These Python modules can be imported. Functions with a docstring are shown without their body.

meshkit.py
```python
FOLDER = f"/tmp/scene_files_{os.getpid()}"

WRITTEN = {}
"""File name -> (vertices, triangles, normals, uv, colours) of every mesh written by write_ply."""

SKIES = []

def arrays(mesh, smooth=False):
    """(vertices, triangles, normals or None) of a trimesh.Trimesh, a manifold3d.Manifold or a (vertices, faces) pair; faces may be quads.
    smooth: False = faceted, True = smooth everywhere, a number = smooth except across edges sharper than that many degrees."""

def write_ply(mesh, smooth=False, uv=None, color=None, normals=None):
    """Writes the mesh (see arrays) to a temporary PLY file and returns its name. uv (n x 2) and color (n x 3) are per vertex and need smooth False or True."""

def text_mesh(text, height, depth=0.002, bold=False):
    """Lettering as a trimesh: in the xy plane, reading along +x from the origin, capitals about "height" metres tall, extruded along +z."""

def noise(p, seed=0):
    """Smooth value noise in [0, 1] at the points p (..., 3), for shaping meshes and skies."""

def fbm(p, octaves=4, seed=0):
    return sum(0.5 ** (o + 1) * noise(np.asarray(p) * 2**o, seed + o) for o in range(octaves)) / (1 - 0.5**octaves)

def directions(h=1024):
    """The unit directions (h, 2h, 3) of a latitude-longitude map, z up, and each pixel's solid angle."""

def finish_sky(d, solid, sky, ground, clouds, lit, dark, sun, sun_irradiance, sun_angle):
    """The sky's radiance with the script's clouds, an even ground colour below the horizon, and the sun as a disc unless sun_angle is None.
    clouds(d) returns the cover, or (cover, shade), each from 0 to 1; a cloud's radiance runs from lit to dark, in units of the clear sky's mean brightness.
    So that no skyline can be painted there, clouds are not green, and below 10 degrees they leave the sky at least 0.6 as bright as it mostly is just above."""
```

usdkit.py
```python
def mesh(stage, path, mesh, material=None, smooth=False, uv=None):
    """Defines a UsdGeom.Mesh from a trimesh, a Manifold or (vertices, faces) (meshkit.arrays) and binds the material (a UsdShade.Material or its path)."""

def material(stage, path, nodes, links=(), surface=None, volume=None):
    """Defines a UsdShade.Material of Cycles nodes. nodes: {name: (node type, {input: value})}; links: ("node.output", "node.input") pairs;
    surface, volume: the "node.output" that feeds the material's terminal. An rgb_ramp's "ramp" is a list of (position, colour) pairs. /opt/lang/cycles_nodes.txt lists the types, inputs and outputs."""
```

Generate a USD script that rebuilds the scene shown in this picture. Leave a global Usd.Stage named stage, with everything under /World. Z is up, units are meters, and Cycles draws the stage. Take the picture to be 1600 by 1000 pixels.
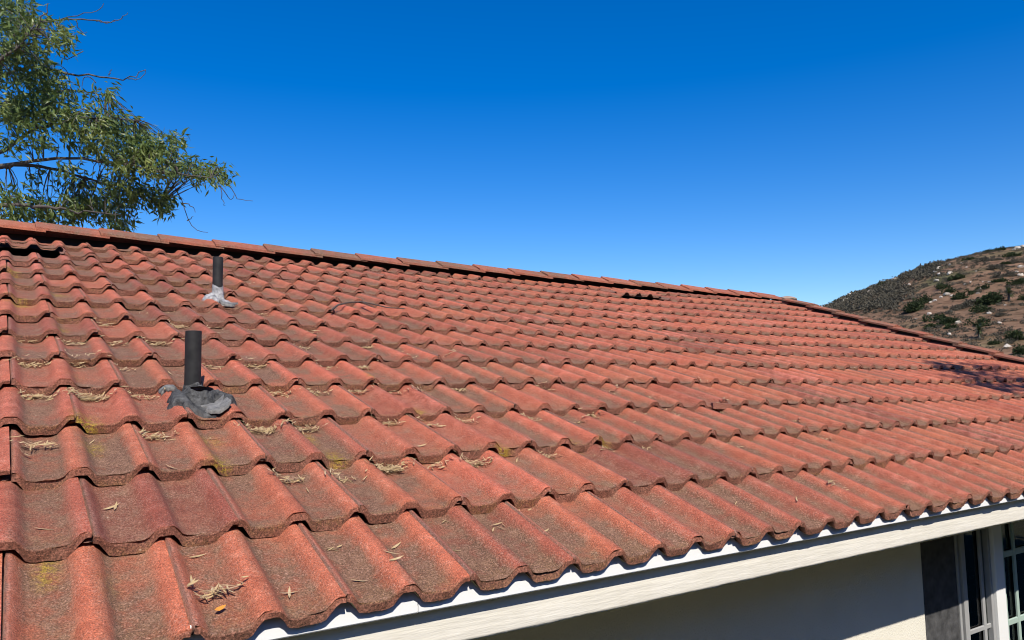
import math, random
import numpy as np, trimesh, usdkit, meshkit
from pxr import Usd, UsdGeom, UsdLux, UsdShade, Sdf, Gf, Vt

stage = Usd.Stage.CreateInMemory()
UsdGeom.SetStageUpAxis(stage, 'Z')
UsdGeom.SetStageMetersPerUnit(stage, 1.0)
UsdGeom.Xform.Define(stage, '/World')
UsdGeom.Scope.Define(stage, '/World/Looks')

# ------------------------------------------------------------------ camera, sky, sun
F, YAW, PIT, ROLL = 1223.21, 0.587331, 0.094286, -0.017534
CAM = np.array([-0.045892, -1.595046, 0.371566])
FWD = np.array([math.sin(YAW) * math.cos(PIT), math.cos(YAW) * math.cos(PIT), math.sin(PIT)])
_r = np.array([math.cos(YAW), -math.sin(YAW), 0.0]); _u = np.cross(_r, FWD)
RIGHT = math.cos(ROLL) * _r + math.sin(ROLL) * _u
UP = -math.sin(ROLL) * _r + math.cos(ROLL) * _u
cam = UsdGeom.Camera.Define(stage, '/World/camera')
cam.CreateHorizontalApertureAttr(36.0)
cam.CreateVerticalApertureAttr(22.5)
cam.CreateFocalLengthAttr(36.0 * F / 1600)
cam.CreateClippingRangeAttr(Gf.Vec2f(0.05, 20000))
cam.CreateExposureAttr(0.36)
M = Gf.Matrix4d(*[float(x) for x in (*RIGHT, 0, *UP, 0, *(-FWD), 0, *CAM, 1)])
cam.AddTransformOp().Set(M)

SUN_EL, SUN_AZ = math.radians(45.5), math.radians(197)          # azimuth of the direction towards the sun, from +y clockwise
SUN = np.array([math.sin(SUN_AZ) * math.cos(SUN_EL), math.cos(SUN_AZ) * math.cos(SUN_EL), math.sin(SUN_EL)])
sky = UsdLux.DomeLight.Define(stage, '/World/sky')
sky.CreateIntensityAttr(1.0)
sky_mat = usdkit.material(stage, '/World/Looks/clear_sky', {
    'sky': ('sky_texture', {'sky_type': 'single_scattering', 'sun_disc': False, 'sun_elevation': SUN_EL, 'sun_rotation': SUN_AZ,
                            'altitude': 300.0, 'air_density': 1.0, 'aerosol_density': 0.35, 'ozone_density': 3.0}),
    'hs': ('hsv', {'saturation': 1.48, 'hue': 0.513, 'value': 1.0}), 'bg': ('background_shader', {'strength': 0.122})}, [('sky.color', 'hs.color'), ('hs.color', 'bg.color')], surface='bg.background')
UsdShade.MaterialBindingAPI.Apply(sky.GetPrim()).Bind(sky_mat)
sky.GetPrim().SetCustomDataByKey('kind', 'structure')
sun = UsdLux.DistantLight.Define(stage, '/World/sun')
sun.CreateNormalizeAttr(True); sun.CreateIntensityAttr(1.15); sun.CreateAngleAttr(0.5)
sun.CreateColorAttr(Gf.Vec3f(1.0, 0.94, 0.84))
zc = SUN; xc = np.cross([0, 0, 1], zc); xc /= np.linalg.norm(xc); yc = np.cross(zc, xc)
sun.AddTransformOp().Set(Gf.Matrix4d(*[float(x) for x in (*xc, 0, *yc, 0, *zc, 0, 0, 0, 0, 1)]))

# ------------------------------------------------------------------ helpers
rng = np.random.default_rng(7)
counts = {}


def numbered(parent, name):
    k = counts.get((parent, name), 0)
    counts[(parent, name)] = k + 1
    return f'{parent}/{name}' + (f'_{k:03d}' if k else '')


def tag(prim, label=None, cat=None, group=None, kind=None):
    for k, v in (('label', label), ('category', cat), ('group', group), ('kind', kind)):
        if v:
            prim.SetCustomDataByKey(k, v)
    return prim


def thing(name, label, cat, loc=(0, 0, 0), group=None):
    x = UsdGeom.Xform.Define(stage, numbered('/World', name))
    x.AddTranslateOp().Set(Gf.Vec3d(*map(float, loc)))
    return tag(x.GetPrim(), label, cat, group)


def obj(name, mesh, mat, parent=None, smooth=False, masks=None, loc=None):
    """One Mesh prim under parent (or /World); world-space vertices, made relative to the thing's own place."""
    path = numbered(str(parent.GetPath()) if parent is not None else '/World', name)
    v, f, n = meshkit.arrays(mesh, smooth)
    off = np.zeros(3)
    q = parent
    while q is not None and str(q.GetPath()) not in ('/World', '/'):
        xf = UsdGeom.Xformable(q)
        for op in xf.GetOrderedXformOps():
            off += np.array(op.Get())
        q = q.GetParent()
    v = v - off
    m = UsdGeom.Mesh.Define(stage, path)
    if loc is not None:
        m.AddTranslateOp().Set(Gf.Vec3d(*map(float, loc))); v = v - np.asarray(loc)
    m.CreatePointsAttr(Vt.Vec3fArray.FromNumpy(v.astype(np.float32)))
    m.CreateFaceVertexCountsAttr(Vt.IntArray.FromNumpy(np.full(len(f), 3, np.int32)))
    m.CreateFaceVertexIndicesAttr(Vt.IntArray.FromNumpy(f.astype(np.int32).ravel()))
    m.CreateSubdivisionSchemeAttr('none')
    if n is not None:
        m.CreateNormalsAttr(Vt.Vec3fArray.FromNumpy(n.astype(np.float32)))
        m.SetNormalsInterpolation('vertex')
    for key, val in (masks or {}).items():
        UsdGeom.PrimvarsAPI(m).CreatePrimvar(key, Sdf.ValueTypeNames.Color3fArray, 'vertex').Set(Vt.Vec3fArray.FromNumpy(np.asarray(val, np.float32)))
    UsdShade.MaterialBindingAPI.Apply(m.GetPrim()).Bind(mat)
    return m.GetPrim()


def join(parts):
    vs, fs, k = [], [], 0
    for v, f in parts:
        vs.append(v); fs.append(np.asarray(f) + k); k += len(v)
    return np.vstack(vs), np.vstack(fs)


def box(x0, x1, y0, y1, z0, z1, bev=0.0):
    m = trimesh.creation.box([x1 - x0, y1 - y0, z1 - z0])
    m.apply_translation([(x0 + x1) / 2, (y0 + y1) / 2, (z0 + z1) / 2])
    if bev:
        import manifold3d as m3
        mm = m3.Manifold.hull_points(np.vstack([m.vertices + np.where(m.vertices > m.vertices.mean(0), -bev, bev) * np.array(s)
                                                for s in ([1, 1, 0], [1, 0, 1], [0, 1, 1])]))
        a = mm.to_mesh(); return np.array(a.vert_properties[:, :3]), np.array(a.tri_verts)
    return np.array(m.vertices), np.array(m.faces)


def tube(pts, rad, sides=7):
    """A tapered tube along the points, closed at its tips."""
    pts = np.asarray(pts, float); rad = np.broadcast_to(rad, (len(pts),))
    t = np.gradient(pts, axis=0); t /= np.linalg.norm(t, axis=1, keepdims=True) + 1e-9
    ref = np.array([0.31, 0.17, 0.93]); 
    a = np.cross(t, ref); a /= np.linalg.norm(a, axis=1, keepdims=True) + 1e-9; b = np.cross(t, a)
    ang = np.linspace(0, 2 * np.pi, sides, endpoint=False)
    v = (pts[:, None] + rad[:, None, None] * (np.cos(ang)[None, :, None] * a[:, None] + np.sin(ang)[None, :, None] * b[:, None])).reshape(-1, 3)
    f = []
    for i in range(len(pts) - 1):
        for k in range(sides):
            p, q = i * sides + k, i * sides + (k + 1) % sides
            f += [[p, q, q + sides], [p, q + sides, p + sides]]
    n = len(v); v = np.vstack([v, pts[:1], pts[-1:]])
    for k in range(sides):
        f.append([n, (k + 1) % sides, k]); e = (len(pts) - 1) * sides
        f.append([n + 1, e + k, e + (k + 1) % sides])
    return v, np.array(f)


def pixel_dir(u, v):
    d = FWD + RIGHT * (u - 800) / F - UP * (v - 500) / F
    return d / np.linalg.norm(d)


def at(u, v, dist):
    return CAM + pixel_dir(u, v) * dist


def project(P):
    d = np.asarray(P) - CAM; z = d @ FWD
    return 800 + F * (d @ RIGHT) / z, 500 - F * (d @ UP) / z, z


def grid_faces(nr, nc):
    i = np.arange(nr * nc).reshape(nr, nc)
    q = np.stack([i[:-1, :-1], i[:-1, 1:], i[1:, 1:], i[1:, :-1]], -1).reshape(-1, 4)
    return np.vstack([q[:, [0, 1, 2]], q[:, [0, 2, 3]]])


# ------------------------------------------------------------------ materials
def simple(name, color, rough=0.8, noise=None, bump=None, stretch=None, **kw):
    """Plain surface with broad and fine noise in its colour and a fine relief."""
    n = {'p': ('principled_bsdf', {'base_color': color, 'roughness': rough, **kw})}; l = []
    n['g'] = ('geometry', {})
    if noise:
        c2, scale = noise
        n['n'] = ('noise_texture', {'scale': scale, 'detail': 6.0, 'roughness': 0.65}); l.append(('g.position', 'n.vector'))
        n['r'] = ('rgb_ramp', {'ramp': [(0.3, color), (0.7, c2)]}); l += [('n.fac', 'r.fac'), ('r.color', 'p.base_color')]
    if bump:
        s, d = bump
        n['bn'] = ('noise_texture', {'scale': s, 'detail': 4.0, 'roughness': 0.6})
        n['mp'] = ('mapping', {'scale': stretch or (1, 1, 1)}); l += [('g.position', 'mp.vector'), ('mp.vector', 'bn.vector')]
        n['b'] = ('bump', {'strength': 0.8, 'distance': d}); l += [('bn.fac', 'b.height'), ('b.normal', 'p.normal')]
    return usdkit.material(stage, '/World/Looks/' + name, n, l, surface='p.BSDF')


def tile_material():
    n, l = {}, []
    def node(k, kind, **i): n[k] = (kind, i)
    def link(a, b): l.append((a, b))
    node('g', 'geometry')
    node('a', 'attribute', attribute='wear'); node('b', 'attribute', attribute='tone')
    node('sa', 'separate_color'); node('sb', 'separate_color')
    link('a.color', 'sa.color'); link('b.color', 'sb.color')            # wear: dirt in the pan, weathered flank, moss; tone: tile tone, fresh, nose
    for k, s, d, r in (('big', 5.0, 5.0, 0.6), ('mid', 22.0, 5.0, 0.65), ('grain', 190.0, 3.0, 0.8), ('fine', 430.0, 2.0, 0.8)):
        node(k, 'noise_texture', scale=s, detail=d, roughness=r); link('g.position', k + '.vector')
    # red paint coat
    node('red', 'rgb_ramp', ramp=[(0.30, (0.36, 0.086, 0.046)), (0.55, (0.48, 0.126, 0.070)), (0.72, (0.58, 0.192, 0.122))]); link('mid.fac', 'red.fac')
    node('tone', 'rgb_ramp', ramp=[(0.0, (0.58, 0.56, 0.60)), (0.2, (0.80, 0.78, 0.80)), (0.5, (1.0, 0.98, 0.95)), (0.8, (1.02, 1.10, 0.98)), (1.0, (1.16, 1.08, 1.06))]); link('sb.r', 'tone.fac')
    node('red2', 'mix_color', blend_type='multiply', fac=1.0, use_clamp=False); link('red.color', 'red2.a'); link('tone.color', 'red2.b')
    # unweathered patches
    node('frn', 'math', math_type='multiply', use_clamp=True); node('frm', 'map_range', from_min=0.40, from_max=0.60, to_min=0.0, to_max=1.0, clamp=True)
    link('mid.fac', 'frm.value'); link('sb.g', 'frn.value1'); link('frm.result', 'frn.value2')
    node('fr', 'mix_color', b=(0.60, 0.175, 0.115)); link('frn.value', 'fr.fac'); link('red2.result', 'fr.a')
    # dirt in the pans
    node('dm', 'map_range', from_min=0.32, from_max=0.66, to_min=0.40, to_max=1.15, clamp=True); link('big.fac', 'dm.value')
    node('dm2', 'map_range', from_min=0.33, from_max=0.62, to_min=0.50, to_max=1.10, clamp=True); link('mid.fac', 'dm2.value')
    node('d1', 'math', math_type='multiply'); link('dm.result', 'd1.value1'); link('sa.r', 'd1.value2')
    node('d2', 'math', math_type='multiply', use_clamp=True); link('d1.value', 'd2.value1'); link('dm2.result', 'd2.value2')
    node('dirtc', 'rgb_ramp', ramp=[(0.34, (0.092, 0.048, 0.028)), (0.5, (0.172, 0.088, 0.050)), (0.66, (0.260, 0.142, 0.084))])
    node('gmx', 'mix_float', fac=0.45); link('mid.fac', 'gmx.a'); link('grain.fac', 'gmx.b'); link('gmx.result', 'dirtc.fac')
    node('dirt', 'mix_color'); link('d2.value', 'dirt.fac'); link('fr.result', 'dirt.a'); link('dirtc.color', 'dirt.b')
    # pale granular wear where the coat has gone
    node('gm', 'map_range', from_min=0.50, from_max=0.64, to_min=0.0, to_max=0.60, clamp=True); link('grain.fac', 'gm.value')
    node('gk', 'map_range', from_min=0.38, from_max=0.62, to_min=0.30, to_max=1.0, clamp=True); link('big.fac', 'gk.value')
    node('gmk', 'math', math_type='multiply'); link('gm.result', 'gmk.value1'); link('gk.result', 'gmk.value2')
    node('wornc', 'color', value=(0.47, 0.27, 0.20))
    node('worn', 'mix_color'); link('gmk.value', 'worn.fac'); link('dirt.result', 'worn.a'); link('wornc.color', 'worn.b')
    # dark grains
    node('km', 'map_range', from_min=0.30, from_max=0.44, to_min=0.80, to_max=0.0, clamp=True); link('fine.fac', 'km.value')
    node('dark', 'mix_color', b=(0.11, 0.06, 0.045)); link('km.result', 'dark.fac'); link('worn.result', 'dark.a')
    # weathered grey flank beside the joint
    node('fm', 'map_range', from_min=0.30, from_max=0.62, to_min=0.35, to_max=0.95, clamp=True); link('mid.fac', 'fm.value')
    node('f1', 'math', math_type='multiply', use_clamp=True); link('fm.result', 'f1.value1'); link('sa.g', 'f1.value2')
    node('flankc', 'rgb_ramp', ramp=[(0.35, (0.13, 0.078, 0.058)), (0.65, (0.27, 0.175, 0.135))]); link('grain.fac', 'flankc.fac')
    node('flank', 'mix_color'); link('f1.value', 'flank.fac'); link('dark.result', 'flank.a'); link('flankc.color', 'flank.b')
    # nose of the tile: rough, darker
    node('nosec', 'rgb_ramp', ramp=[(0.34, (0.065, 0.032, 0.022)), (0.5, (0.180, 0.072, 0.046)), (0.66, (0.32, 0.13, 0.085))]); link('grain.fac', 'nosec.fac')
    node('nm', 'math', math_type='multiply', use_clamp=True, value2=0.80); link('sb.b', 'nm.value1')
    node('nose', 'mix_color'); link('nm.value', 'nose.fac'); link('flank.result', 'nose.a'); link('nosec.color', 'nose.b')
    # moss and lichen
    node('mo', 'math', math_type='multiply'); node('mm', 'map_range', from_min=0.42, from_max=0.56, to_min=0.0, to_max=1.0, clamp=True)
    node('mossn', 'noise_texture', scale=75.0, detail=4.0, roughness=0.7); link('g.position', 'mossn.vector')
    link('mossn.fac', 'mm.value'); link('mm.result', 'mo.value1'); link('sa.b', 'mo.value2')
    node('mossc', 'rgb_ramp', ramp=[(0.35, (0.15, 0.105, 0.022)), (0.65, (0.44, 0.29, 0.035))]); link('grain.fac', 'mossc.fac')
    node('moc', 'clamp'); link('mo.value', 'moc.value')
    node('moss', 'mix_color'); link('moc.result', 'moss.fac'); link('nose.result', 'moss.a'); link('mossc.color', 'moss.b')
    # small pale lichen dots
    node('vo', 'voronoi_texture', scale=32.0, randomness=1.0); link('g.position', 'vo.vector')
    node('vm', 'map_range', from_min=0.055, from_max=0.10, to_min=0.75, to_max=0.0, clamp=True); link('vo.distance', 'vm.value')
    node('vk', 'map_range', from_min=0.56, from_max=0.64, to_min=0.0, to_max=1.0, clamp=True); link('mid.fac', 'vk.value')
    node('vmk', 'math', math_type='multiply'); link('vm.result', 'vmk.value1'); link('vk.result', 'vmk.value2')
    node('lich', 'mix_color', b=(0.50, 0.42, 0.30)); link('vmk.value', 'lich.fac'); link('moss.result', 'lich.a')
    # coarse sandy grain of the worn concrete
    node('sand', 'noise_texture', scale=300.0, detail=1.5, roughness=0.6); link('g.position', 'sand.vector')
    node('spk', 'rgb_ramp', ramp=[(0.30, (0.45, 0.45, 0.45)), (0.45, (0.88, 0.88, 0.88)), (0.56, (1.05, 1.05, 1.05)), (0.70, (1.55, 1.60, 1.62))]); link('sand.fac', 'spk.fac')
    node('grit', 'mix_color', blend_type='multiply', fac=1.0, use_clamp=False); link('lich.result', 'grit.a'); link('spk.color', 'grit.b')
    # relief
    node('h1', 'math', math_type='multiply', value2=0.6); link('grain.fac', 'h1.value1')
    node('h2', 'math', math_type='multiply_add', value2=0.35); link('fine.fac', 'h2.value1'); link('h1.value', 'h2.value3')
    node('h3', 'math', math_type='multiply_add', value2=1.2); link('mid.fac', 'h3.value1'); link('h2.value', 'h3.value3')
    node('bump', 'bump', strength=0.85, distance=0.0042); link('h3.value', 'bump.height')
    node('p', 'principled_bsdf', roughness=0.80, specular_ior_level=0.30); link('grit.result', 'p.base_color'); link('bump.normal', 'p.normal')
    return usdkit.material(stage, '/World/Looks/weathered_red_tile', n, l, surface='p.BSDF')


def leaf_material(name, c1, c2, trans=0.35, scale=3.0, rough=0.42, spec=0.45):
    return usdkit.material(stage, '/World/Looks/' + name, {
        'g': ('geometry', {}), 'n': ('noise_texture', {'scale': scale, 'detail': 3.0}),
        'w': ('math', {'math_type': 'multiply_add', 'value2': 0.7, 'value3': -0.35}), 's': ('math', {'math_type': 'add'}),
        'r': ('rgb_ramp', {'ramp': [(0.2, c1), (0.8, c2)]}),
        'p': ('principled_bsdf', {'roughness': rough, 'specular_ior_level': spec}), 't': ('translucent_bsdf', {}), 'm': ('mix_closure', {'fac': trans})},
        [('g.position', 'n.vector'), ('g.random_per_island', 'w.value1'), ('w.value', 's.value1'), ('n.fac', 's.value2'), ('s.value', 'r.fac'),
         ('r.color', 'p.base_color'), ('r.color', 't.color'), ('p.BSDF', 'm.closure1'), ('t.BSDF', 'm.closure2')], surface='m.closure')


TILE = tile_material()
WHITE = simple('white_metal', (0.80, 0.80, 0.79), 0.45, bump=(30, 0.0006))
CREAM = simple('cream_paint', (0.66, 0.62, 0.53), 0.8, noise=((0.72, 0.68, 0.60), 9), bump=(75, 0.0028), stretch=(0.09, 1, 1))
STUCCO = simple('cream_stucco', (0.70, 0.66, 0.56), 0.9, noise=((0.76, 0.72, 0.62), 4), bump=(120, 0.004))
FRAME = simple('white_frame', (0.74, 0.74, 0.72), 0.5, noise=((0.78, 0.78, 0.77), 6))
GREYF = simple('grey_frame', (0.30, 0.30, 0.295), 0.6, noise=((0.36, 0.36, 0.355), 6))
GREENF = simple('pale_green_bar', (0.36, 0.46, 0.40), 0.5)
SCREEN = simple('dark_screen', (0.020, 0.020, 0.021), 0.75, noise=((0.095, 0.093, 0.095), 16), bump=(500, 0.001))
DARKWOOD = simple('bare_wood', (0.16, 0.12, 0.08), 0.9, noise=((0.22, 0.17, 0.12), 12))
BARGE = simple('dark_barge', (0.035, 0.026, 0.020), 0.9)
FELT = simple('roof_felt', (0.020, 0.020, 0.021), 0.95)
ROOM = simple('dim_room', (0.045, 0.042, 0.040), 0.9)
PIPE = simple('black_pipe', (0.014, 0.014, 0.014), 0.62, noise=((0.034, 0.033, 0.032), 18), bump=(90, 0.0006), specular_ior_level=0.25)
MASTIC = simple('roof_mastic', (0.014, 0.0142, 0.0145), 0.80, noise=((0.125, 0.123, 0.120), 46), bump=(60, 0.014), specular_ior_level=0.2)
MASTIC_GREY = simple('old_grey_mastic', (0.075, 0.074, 0.072), 0.85, noise=((0.26, 0.25, 0.235), 34), bump=(90, 0.006))
LEAD = simple('silver_flashing', (0.10, 0.10, 0.10), 0.7, noise=((0.50, 0.49, 0.48), 40), bump=(60, 0.008))
MORTAR = simple('mortar', (0.36, 0.24, 0.17), 0.9, noise=((0.28, 0.20, 0.15), 30), bump=(90, 0.006))
STRAW = leaf_material('dry_leaf', (0.50, 0.36, 0.18), (0.92, 0.82, 0.62), 0.10, 40)
TWIG = simple('dry_twig', (0.075, 0.055, 0.045), 0.9)
BARK = simple('bark', (0.060, 0.050, 0.042), 0.9, noise=((0.11, 0.092, 0.078), 14), bump=(30, 0.02))
LEAF = leaf_material('drooping_leaf', (0.110, 0.155, 0.036), (0.64, 0.63, 0.155), 0.34, 1.4)
LEAF2 = leaf_material('shade_leaf', (0.03, 0.06, 0.018), (0.08, 0.12, 0.03), 0.35)
SHRUB = leaf_material('scrub_green', (0.034, 0.046, 0.020), (0.080, 0.092, 0.040), 0.15, 0.4, .9, .1)
SHRUB2 = leaf_material('scrub_grey', (0.095, 0.084, 0.062), (0.175, 0.150, 0.108), 0.15, 0.3, .9, .1)
PALM = leaf_material('palm_green', (0.050, 0.065, 0.022), (0.12, 0.12, 0.045), 0.2, 0.5)
ROCK = simple('granite', (0.60, 0.52, 0.43), 0.9, noise=((0.36, 0.30, 0.24), 0.7), bump=(1.5, 0.4))
SOIL = simple('garden_lawn', (0.075, 0.085, 0.030), 0.95, noise=((0.10, 0.085, 0.045), 1.3), bump=(8, 0.03))
LICHEN = simple('orange_leaf', (0.62, 0.24, 0.03), 0.8)
GLASS = usdkit.material(stage, '/World/Looks/window_glass', {
    't': ('transparent_bsdf', {'color': (0.80, 0.86, 0.83)}), 'g': ('glossy_bsdf', {'color': (1, 1, 1), 'roughness': 0.02}), 'f': ('fresnel', {'IOR': 1.5}), 'm': ('mix_closure', {})},
    [('f.fac', 'm.fac'), ('t.BSDF', 'm.closure1'), ('g.BSDF', 'm.closure2')], surface='m.closure')
HILLM = usdkit.material(stage, '/World/Looks/dry_hill', {
    'g': ('geometry', {}), 'n1': ('noise_texture', {'scale': 0.03, 'detail': 6.0, 'roughness': 0.6}), 'n2': ('noise_texture', {'scale': 0.35, 'detail': 6.0, 'roughness': 0.7}),
    'r1': ('rgb_ramp', {'ramp': [(0.36, (0.165, 0.104, 0.066)), (0.50, (0.225, 0.136, 0.086)), (0.64, (0.118, 0.108, 0.052))]}),
    'r2': ('rgb_ramp', {'ramp': [(0.38, (0.55, 0.52, 0.48)), (0.60, (1.1, 1.08, 1.05))]}),
    'm': ('mix_color', {'blend_type': 'multiply', 'fac': 1.0, 'use_clamp': False}), 'b': ('bump', {'strength': 1.0, 'distance': 0.8}),
    'p': ('principled_bsdf', {'roughness': 0.95, 'specular_ior_level': 0.1})},
    [('g.position', 'n1.vector'), ('g.position', 'n2.vector'), ('n1.fac', 'r1.fac'), ('n2.fac', 'r2.fac'), ('r1.color', 'm.a'), ('r2.color', 'm.b'), ('m.result', 'p.base_color'),
     ('n2.fac', 'b.height'), ('b.normal', 'p.normal')], surface='p.BSDF')

# ------------------------------------------------------------------ ground and hill
GZ = -2.55


def sstep(a, b, x):
    t = np.clip((np.asarray(x, float) - a) / (b - a), 0, 1)
    return t * t * (3 - 2 * t)


def hill_z(x, y):
    r = np.hypot(x, y); az = np.degrees(np.arctan2(x, y))
    H = np.interp(az, [38, 46, 51, 55.8, 57.5, 60, 63.8, 67.2, 75, 95, 125, 150], [0, 4, 16, 33.0, 37.0, 45.5, 54.0, 60.0, 74, 86, 50, 0])
    up = sstep(60, 370, r) ** 1.1; down = 1 - 0.8 * sstep(370, 800, r)
    z = H * up * down
    n = meshkit.fbm(np.stack([np.asarray(x) / 70, np.asarray(y) / 70, 0 * np.asarray(x)], -1).reshape(-1, 3)).reshape(np.shape(x))
    n2 = meshkit.fbm(np.stack([np.asarray(x) / 14, np.asarray(y) / 14, 0 * np.asarray(x) + 5], -1).reshape(-1, 3)).reshape(np.shape(x))
    return GZ - 0.6 + z + sstep(80, 250, r) * (1 - 0.75 * sstep(280, 350, r) * (1 - sstep(390, 450, r))) * (5.0 * n + 0.9 * n2) * np.clip(H / 30, 0, 1)


az = np.radians(np.linspace(36, 152, 300)); rr = np.concatenate([np.linspace(62, 400, 150), np.linspace(408, 900, 40)])
_h0 = hill_z
_azs = np.radians(np.linspace(52, 72, 81)); _rs = np.linspace(250, 520, 120)
_X, _Y = np.meshgrid(_azs, _rs); _hx, _hy = _Y * np.sin(_X), _Y * np.cos(_X); _hz = _h0(_hx, _hy)
_u, _v, _z = project(np.stack([_hx, _hy, _hz], -1).reshape(-1, 3)); _u, _v, _rz = _u.reshape(_hx.shape), _v.reshape(_hx.shape), _z.reshape(_hx.shape)
_k = _v.argmin(0); _col = np.arange(len(_azs))
_want = np.interp(_u[_k, _col], [1200, 1295, 1330, 1400, 1450, 1490, 1530, 1560, 1600, 1700], [524, 481, 463, 438, 417, 405, 395, 390, 385, 373])
_gain = 1 - (_want - _v[_k, _col]) * _rz[_k, _col] / F / np.maximum(_hz[_k, _col] - GZ, 5)
_gaz = np.degrees(_azs)


def hill_z(x, y):
    g = np.interp(np.degrees(np.arctan2(x, y)), _gaz, _gain)
    r = np.hypot(x, y)
    return GZ - .6 + (_h0(x, y) - GZ + .6) * (1 + (g - 1) * sstep(70, 200, r))


A, R_ = np.meshgrid(az, rr); X, Y = R_ * np.sin(A), R_ * np.cos(A)
hv = np.stack([X, Y, hill_z(X, Y)], -1).reshape(-1, 3)
tag(obj('hill', (hv, grid_faces(*X.shape)[:, ::-1]), HILLM, smooth=True), kind='structure')
gx = np.array([-4000, -400, -60, -15, -5, 0, 5, 15, 60, 400, 4000.0]); GX, GY = np.meshgrid(gx, gx)
tag(obj('ground', (np.stack([GX, GY, 0 * GX + GZ], -1).reshape(-1, 3), grid_faces(*GX.shape)), SOIL), kind='structure')


def hill_hit(u, v):
    d = pixel_dir(u, v); t = np.linspace(70, 900, 6000); P = CAM + d * t[:, None]
    k = np.nonzero(P[:, 2] < hill_z(P[:, 0], P[:, 1]))[0]
    return (P[k[0]], t[k[0]]) if len(k) else (None, None)


# ------------------------------------------------------------------ roof geometry
TH, W, E, T, HR = 0.324191, 0.303636, 0.34, 0.029, 0.0265
NC = 14
S_OFF = [-.0077, -.0085, -.0005, .0112, .0069, -.0078, .0035, .0023, -.0076, -.0045, .0086, -.0002, -.0002, -.0024, 0]
N_OFF = [-.0449, -.0156, -.0063, .0018, .0093, .0136, .0070, .0017, .0018, .0002, -.0039, -.0029, -.0036, -.0018, -.002]
X_OFF = [-.0127, -.0051, .0020, .0080, .0050, .0019, .0006, .0007, .0025, .0020, -.0004, .0003, -.0042, -.0034, 0]
X_RAKE = 7.70


def roof(x, s, n):
    """Point of the front slope: x along the eave, s up the slope, n off the plane; the far end sags a little."""
    n = n - 0.021 * sstep(1.5, 5.5, x)
    return np.stack([x + 0 * s, s * math.cos(TH) - n * math.sin(TH), s * math.sin(TH) + n * math.cos(TH)], -1)


def profile(f):
    """Height of the tile above its pan, f across the tile 0..1: two rolls, the second under the joint."""
    d = np.minimum(np.minimum(np.abs(f - 0.485), np.abs(f - 0.985)), np.abs(f + 0.015))
    return HR * (1 - sstep(0.040, 0.142, d)) - 0.0015 * np.sin(np.clip((d - .15) / .1, 0, 1) * np.pi)


def course_n(j, s):
    s0, s1 = j * E + S_OFF[j], (j + 1) * E + S_OFF[j + 1]
    n0, n1 = N_OFF[j], N_OFF[j + 1] - T - 0.001
    return n0 + (n1 - n0) * (s - s0) / (s1 - s0)


def tile_index(x, s):
    j = 0
    while j < NC - 1 and s >= (j + 1) * E + S_OFF[j + 1]:
        j += 1
    g = (x - X_OFF[j]) / W - 0.5 * (j % 2)
    i = math.floor(g)
    return i, j, g - i


def top_n(x, s):
    i, j, f = tile_index(x, s)
    return float(course_n(j, s) - HR + profile(np.array(f)))


def hit_roof(u, v, n=-0.02):
    d = pixel_dir(u, v); N = np.array([0, -math.sin(TH), math.cos(TH)])
    for _ in range(4):
        t = (n - CAM @ N) / (d @ N); P = CAM + t * d
        n2 = n - 0.0
        s = P[1] * math.cos(TH) + P[2] * math.sin(TH)
    return float(P[0]), float(s)


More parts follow.
